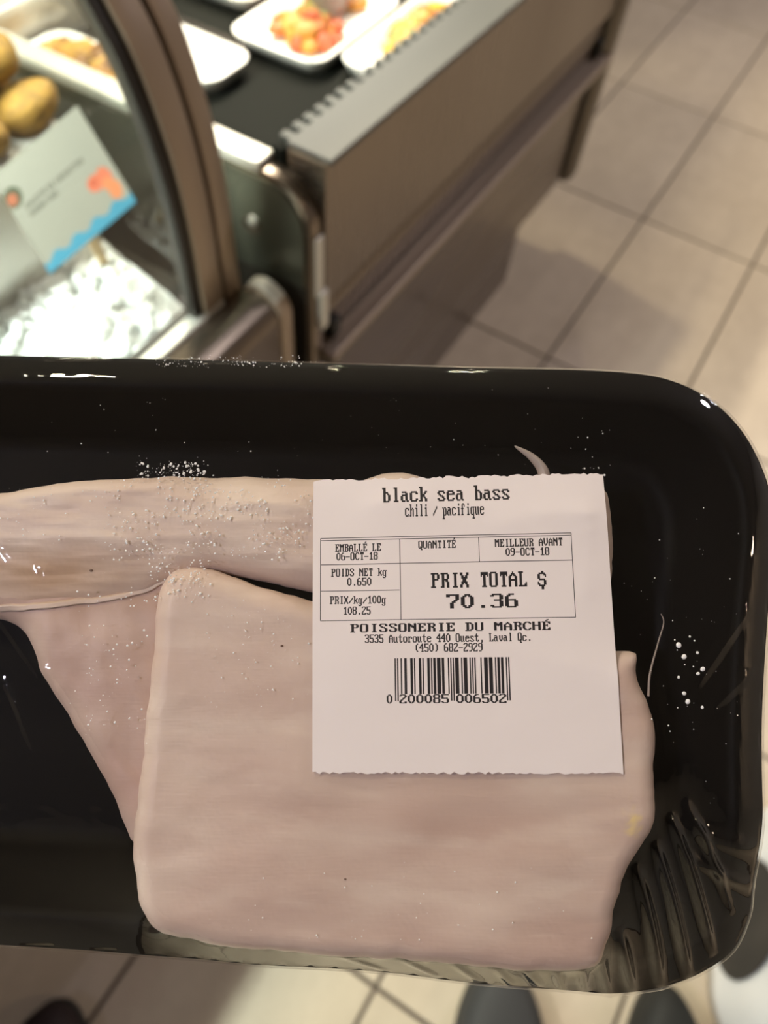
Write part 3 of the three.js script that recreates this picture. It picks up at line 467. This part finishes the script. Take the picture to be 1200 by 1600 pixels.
{
  const fine = smooth(trayOut, 1050, true).slice(0, 1050), rings = [], S = 250;
  const sp = fine.map(([x, z]) => { const xc = Math.max(-110, Math.min(25, x)); return [xc, -3 + 0.01 * xc]; });
  for (let j = 0; j <= S; j++) { const s = 1 - Math.pow(1 - j / S, 1.15) * 1; rings.push(fine.map((p, i) => { const q = sp[i], x = q[0] + (p[0] - q[0]) * s, z = q[1] + (p[1] - q[1]) * s; return [x * MM, filmTop(x, z) * MM, z * MM]; })); }
  for (const [k, y] of [[1.005, -3.9], [1.008, -5.2], [1.006, -7.5], [1.0, -11], [0.97, -19], [0.93, -27.8]]) rings.push(fine.map((p, i) => { const q = sp[i], ww = 0.5 * fbm(i * 0.064, y * 0.1, 3, 3) * Math.min(1, Math.max(0, -4 - y) / 3); const yy = y < -25 ? y : Math.max(-24 + y * 0.1, y + bend(p[0], p[1])); return [(q[0] + (p[0] - q[0]) * k) * MM + ww * 0.6 * MM, yy * MM, (q[1] + (p[1] - q[1]) * k) * MM + ww * MM]; }));
  rings.reverse();
  const g = loft(rings, false, false);
  const f = onPack(part('cling_film', g, wrapMat, scene));
  tag(f, 'clear cling film stretched over the fish and black tray, creased at one corner', 'plastic wrap');
  // condensation; the drops are coloured white to stand for glints
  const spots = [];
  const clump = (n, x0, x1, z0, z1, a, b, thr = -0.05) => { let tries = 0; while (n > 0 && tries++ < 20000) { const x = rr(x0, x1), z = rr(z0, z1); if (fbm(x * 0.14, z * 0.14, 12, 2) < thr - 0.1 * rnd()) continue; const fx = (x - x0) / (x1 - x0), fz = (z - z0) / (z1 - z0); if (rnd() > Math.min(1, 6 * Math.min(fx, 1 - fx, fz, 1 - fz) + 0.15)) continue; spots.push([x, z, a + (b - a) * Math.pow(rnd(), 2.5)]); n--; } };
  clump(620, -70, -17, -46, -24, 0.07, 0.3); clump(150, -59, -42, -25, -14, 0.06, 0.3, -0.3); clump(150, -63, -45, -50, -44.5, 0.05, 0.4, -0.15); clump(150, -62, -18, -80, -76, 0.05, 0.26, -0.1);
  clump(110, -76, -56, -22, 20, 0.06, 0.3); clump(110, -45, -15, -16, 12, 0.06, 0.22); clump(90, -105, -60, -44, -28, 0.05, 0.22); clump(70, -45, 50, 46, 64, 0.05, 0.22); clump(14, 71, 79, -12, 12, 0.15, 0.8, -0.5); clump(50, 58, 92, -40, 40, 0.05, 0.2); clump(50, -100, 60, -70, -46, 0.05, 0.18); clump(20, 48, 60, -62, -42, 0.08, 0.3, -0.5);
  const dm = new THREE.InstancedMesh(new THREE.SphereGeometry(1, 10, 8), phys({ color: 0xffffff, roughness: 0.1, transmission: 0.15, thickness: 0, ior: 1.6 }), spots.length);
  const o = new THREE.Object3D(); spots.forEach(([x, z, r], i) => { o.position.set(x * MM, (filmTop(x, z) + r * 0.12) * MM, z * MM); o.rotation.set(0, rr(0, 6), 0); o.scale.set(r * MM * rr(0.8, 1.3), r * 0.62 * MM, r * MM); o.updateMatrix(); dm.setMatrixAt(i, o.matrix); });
  dm.name = 'glint_drops'; dm.userData.kind = 'stuff'; dm.userData.label = 'fine drops of condensation coloured white for their glints'; dm.castShadow = dm.receiveShadow = true; f.add(dm);
}
// the printed label
{
  const G = { A: [16, 56, 108, 198, 198, 254, 198, 198, 198, 198], B: [252, 102, 102, 102, 124, 102, 102, 102, 102, 252], C: [60, 102, 194, 192, 192, 192, 192, 194, 102, 60], D: [248, 108, 102, 102, 102, 102, 102, 102, 108, 248], E: [254, 102, 98, 104, 120, 104, 96, 98, 102, 254], H: [198, 198, 198, 198, 254, 198, 198, 198, 198, 198], I: [60, 24, 24, 24, 24, 24, 24, 24, 24, 60], L: [240, 96, 96, 96, 96, 96, 96, 98, 102, 254], M: [198, 238, 254, 254, 214, 198, 198, 198, 198, 198], N: [198, 230, 246, 254, 222, 206, 198, 198, 198, 198], O: [124, 198, 198, 198, 198, 198, 198, 198, 198, 124], P: [252, 102, 102, 102, 124, 96, 96, 96, 96, 240], Q: [124, 198, 198, 198, 198, 198, 198, 214, 222, 124, 12, 14], R: [252, 102, 102, 102, 124, 108, 102, 102, 102, 230], S: [124, 198, 198, 96, 56, 12, 6, 198, 198, 124], T: [126, 126, 90, 24, 24, 24, 24, 24, 24, 60], U: [198, 198, 198, 198, 198, 198, 198, 198, 198, 124], V: [198, 198, 198, 198, 198, 198, 198, 108, 56, 16], X: [198, 198, 108, 124, 56, 56, 124, 108, 198, 198],
    a: [0, 0, 0, 120, 12, 124, 204, 204, 204, 118], b: [224, 96, 96, 120, 108, 102, 102, 102, 102, 124], c: [0, 0, 0, 124, 198, 192, 192, 192, 198, 124], e: [0, 0, 0, 124, 198, 254, 192, 192, 198, 124], f: [56, 108, 100, 96, 240, 96, 96, 96, 96, 240], g: [0, 0, 0, 118, 204, 204, 204, 204, 204, 124, 12, 204, 120], h: [224, 96, 96, 108, 118, 102, 102, 102, 102, 230], i: [24, 24, 0, 56, 24, 24, 24, 24, 24, 60], k: [224, 96, 96, 102, 108, 120, 120, 108, 102, 230], l: [56, 24, 24, 24, 24, 24, 24, 24, 24, 60], o: [0, 0, 0, 124, 198, 198, 198, 198, 198, 124], p: [0, 0, 0, 220, 102, 102, 102, 102, 102, 124, 96, 96, 240], q: [0, 0, 0, 118, 204, 204, 204, 204, 204, 124, 12, 12, 30], r: [0, 0, 0, 220, 118, 102, 96, 96, 96, 240], s: [0, 0, 0, 124, 198, 96, 56, 12, 198, 124], t: [16, 48, 48, 252, 48, 48, 48, 48, 54, 28], u: [0, 0, 0, 204, 204, 204, 204, 204, 204, 118], v: [0, 0, 0, 102, 102, 102, 102, 102, 60, 24],
    0: [56, 108, 198, 198, 198, 198, 198, 198, 108, 56], 1: [24, 56, 120, 24, 24, 24, 24, 24, 24, 126], 2: [124, 198, 6, 12, 24, 48, 96, 192, 198, 254], 3: [124, 198, 6, 6, 60, 6, 6, 6, 198, 124], 4: [12, 28, 60, 108, 204, 254, 12, 12, 12, 30], 5: [254, 192, 192, 192, 252, 6, 6, 6, 198, 124], 6: [56, 96, 192, 192, 252, 198, 198, 198, 198, 124], 7: [254, 198, 6, 6, 12, 24, 48, 48, 48, 48], 8: [124, 198, 198, 198, 124, 198, 198, 198, 198, 124], 9: [124, 198, 198, 198, 126, 6, 6, 6, 12, 120], $: [24, 124, 198, 194, 192, 124, 6, 134, 198, 124, 24, 24], '-': [0, 0, 0, 0, 0, 254], '.': [0, 0, 0, 0, 0, 0, 0, 0, 24, 24], ',': [0, 0, 0, 0, 0, 0, 0, 0, 24, 24, 24, 48], '/': [0, 0, 2, 6, 12, 24, 48, 96, 192, 128], '(': [12, 24, 48, 48, 48, 48, 48, 48, 24, 12], ')': [48, 24, 12, 12, 12, 12, 12, 12, 24, 48] };
  const K = 1875 / 75, cv = document.createElement('canvas'); cv.width = cv.height = 1875; const c = cv.getContext('2d');
  c.fillStyle = '#efe6e4'; c.fillRect(0, 0, 1875, 1875); c.fillStyle = '#191315';
  const say = (s, x0, x1, yc, h) => { s = s.replace(/É/g, 'E\u0001'); const chars = []; for (const ch of s) ch === '\u0001' ? chars[chars.length - 1].acc = true : chars.push({ ch });
    const pw = (x1 - x0) * K / (chars.length * 8 - 1), ph = h * K / 10, y0 = yc * K - h * K / 2;
    chars.forEach(({ ch, acc }, n) => { const rows = (acc ? [...G[ch]] : G[ch]) || []; rows.forEach((bits, r) => { for (let b = 0; b < 8; b++) if (bits >> (7 - b) & 1) c.fillRect(x0 * K + (n * 8 + b) * pw, y0 + r * ph, pw * 1.06 + 0.3, ph * 1.04 + 0.3); });
      if (acc) { c.fillRect(x0 * K + (n * 8 + 4) * pw, y0 - 2.6 * ph, pw * 2, ph * 1.1); c.fillRect(x0 * K + (n * 8 + 3) * pw, y0 - 1.6 * ph, pw * 2, ph * 1.1); } }); };
  for (const a of [['black sea bass', 17.64, 50.3, 4.47, 4.03], ['chili / pacifique', 23.39, 43.54, 8.8, 3.2], ['EMBALLÉ LE', 5.61, 17.13, 18.33, 2.02], ['06-OCT-18', 5.92, 16.31, 20.59, 2.02], ['QUANTITÉ', 26.59, 36.04, 17.92, 2.02], ['MEILLEUR AVANT', 45.98, 63.1, 17.91, 2.02], ['09-OCT-18', 48.61, 59.64, 20.3, 2.02], ['POIDS NET kg', 4.62, 18.49, 24.82, 2.02], ['0.650', 8.59, 14.64, 27.26, 2.02], ['PRIX/kg/100g', 4.28, 18.23, 31.95, 2.02], ['108.25', 7.59, 14.4, 34.71, 2.02], ['PRIX TOTAL $', 29.59, 58.53, 27.3, 3.87], ['70.36', 33.28, 51.17, 32.72, 3.55], ['POISSONERIE DU MARCHÉ', 9.31, 58.97, 39.19, 2.1], ['3535 Autoroute 440 Ouest, Laval Qc.', 12.91, 54.13, 41.91, 2.1], ['(450) 682-2929', 25.14, 41.95, 44.33, 2.1],
    ['0', 18.1, 19.5, 57.0, 2.2], ['200085', 21.2, 33.3, 57.0, 2.2], ['006502', 35.1, 47.4, 57.0, 2.2]]) say(...a);
  const line = (x0, y0, x1, y1, w = 0.16) => c.fillRect(Math.min(x0, x1) * K - (x0 === x1 ? w * K / 2 : 0), Math.min(y0, y1) * K - (y0 === y1 ? w * K / 2 : 0), Math.max(w, Math.abs(x1 - x0)) * K, Math.max(w, Math.abs(y1 - y0)) * K);
  line(1.92, 15.7, 65.45, 15.7); line(1.92, 16.3, 65.45, 16.3); line(1.92, 37.2, 65.5, 37.2); line(1.92, 15.7, 1.92, 37.2); line(65.45, 15.7, 65.45, 37.2); line(21.93, 16.3, 21.93, 37.2); line(41.93, 16.3, 41.93, 22.7); line(1.92, 22.7, 65.45, 22.7); line(1.92, 29.6, 21.7, 29.6);
  // the bars spell the number printed below them
  const Lc = ['0001101', '0011001', '0010011', '0111101', '0100011', '0110001', '0101111', '0111011', '0110111', '0001011'], inv = (s) => [...s].map((v) => v === '1' ? '0' : '1').join('');
  const bits = '101' + [...'200085'].map((d) => Lc[+d]).join('') + '01010' + [...'006502'].map((d) => inv(Lc[+d])).join('') + '101';
  const bw = (48.46 - 20.17) / 95; [...bits].forEach((v, i) => { if (v === '1') { const guard = i < 3 || i > 91 || (i > 44 && i < 50); c.fillRect((20.17 + i * bw) * K, 46.9 * K, bw * K * 1.05, (guard ? 10.6 : 8.9) * K); } });
  const tex = new THREE.CanvasTexture(cv); tex.colorSpace = THREE.SRGBColorSpace;
  const n = 90, Q = [[-17.8, -44.4], [55.7, -46.6], [56.6, 26.2], [-16.9, 26.0]], pos = [], uv = [], idx = [];
  const avg = (x, z) => { let s = 0, m = 0; for (let a = 0; a < 12; a++) { s += filmAt(x + 7 * Math.cos(a * 0.524), z + 7 * Math.sin(a * 0.524)) + filmAt(x + 3.5 * Math.cos(a * 0.524), z + 3.5 * Math.sin(a * 0.524)); m += 2; } return s / m; };
  const jag = Array.from({ length: n + 1 }, (_, i) => [rr(-0.35, 0.35) + 0.5 * noise(i * 0.09, 3), rr(-0.3, 0.3)]);
  for (const lay of [0, 1]) for (let j = 0; j <= n; j++) for (let i = 0; i <= n; i++) {
    const s = i / n; let t = j / n; const e = j === 0 ? jag[i][0] / 72 : j === n ? jag[i][1] / 72 : 0; t += e;
    const x = (Q[0][0] * (1 - s) + Q[1][0] * s) * (1 - t) + (Q[3][0] * (1 - s) + Q[2][0] * s) * t, z = (Q[0][1] * (1 - s) + Q[1][1] * s) * (1 - t) + (Q[3][1] * (1 - s) + Q[2][1] * s) * t;
    const y = Math.max(avg(x, z), filmTop(x, z) + 0.08, avg(x, z - 2)) + 0.22 - lay * 0.12; pos.push(x * MM, y * MM, z * MM); uv.push(s, 1 - t);
  }
  const P = (n + 1) * (n + 1);
  for (const lay of [0, 1]) for (let j = 0; j < n; j++) for (let i = 0; i < n; i++) { const a = lay * P + j * (n + 1) + i, b = a + 1, cc = a + n + 1, d = cc + 1; lay ? idx.push(a, b, cc, b, d, cc) : idx.push(a, cc, b, b, cc, d); }
  const g = new THREE.BufferGeometry(); g.setAttribute('position', new THREE.Float32BufferAttribute(pos, 3)); g.setAttribute('uv', new THREE.Float32BufferAttribute(uv, 2)); g.setIndex(idx); g.computeVertexNormals();
  tag(onPack(part('price_label', g, std(0xffffff, 0.62, 0, { map: tex }), scene)), 'white torn edge price label reading black sea bass with a barcode', 'label');
}

renderer.render(scene, camera);
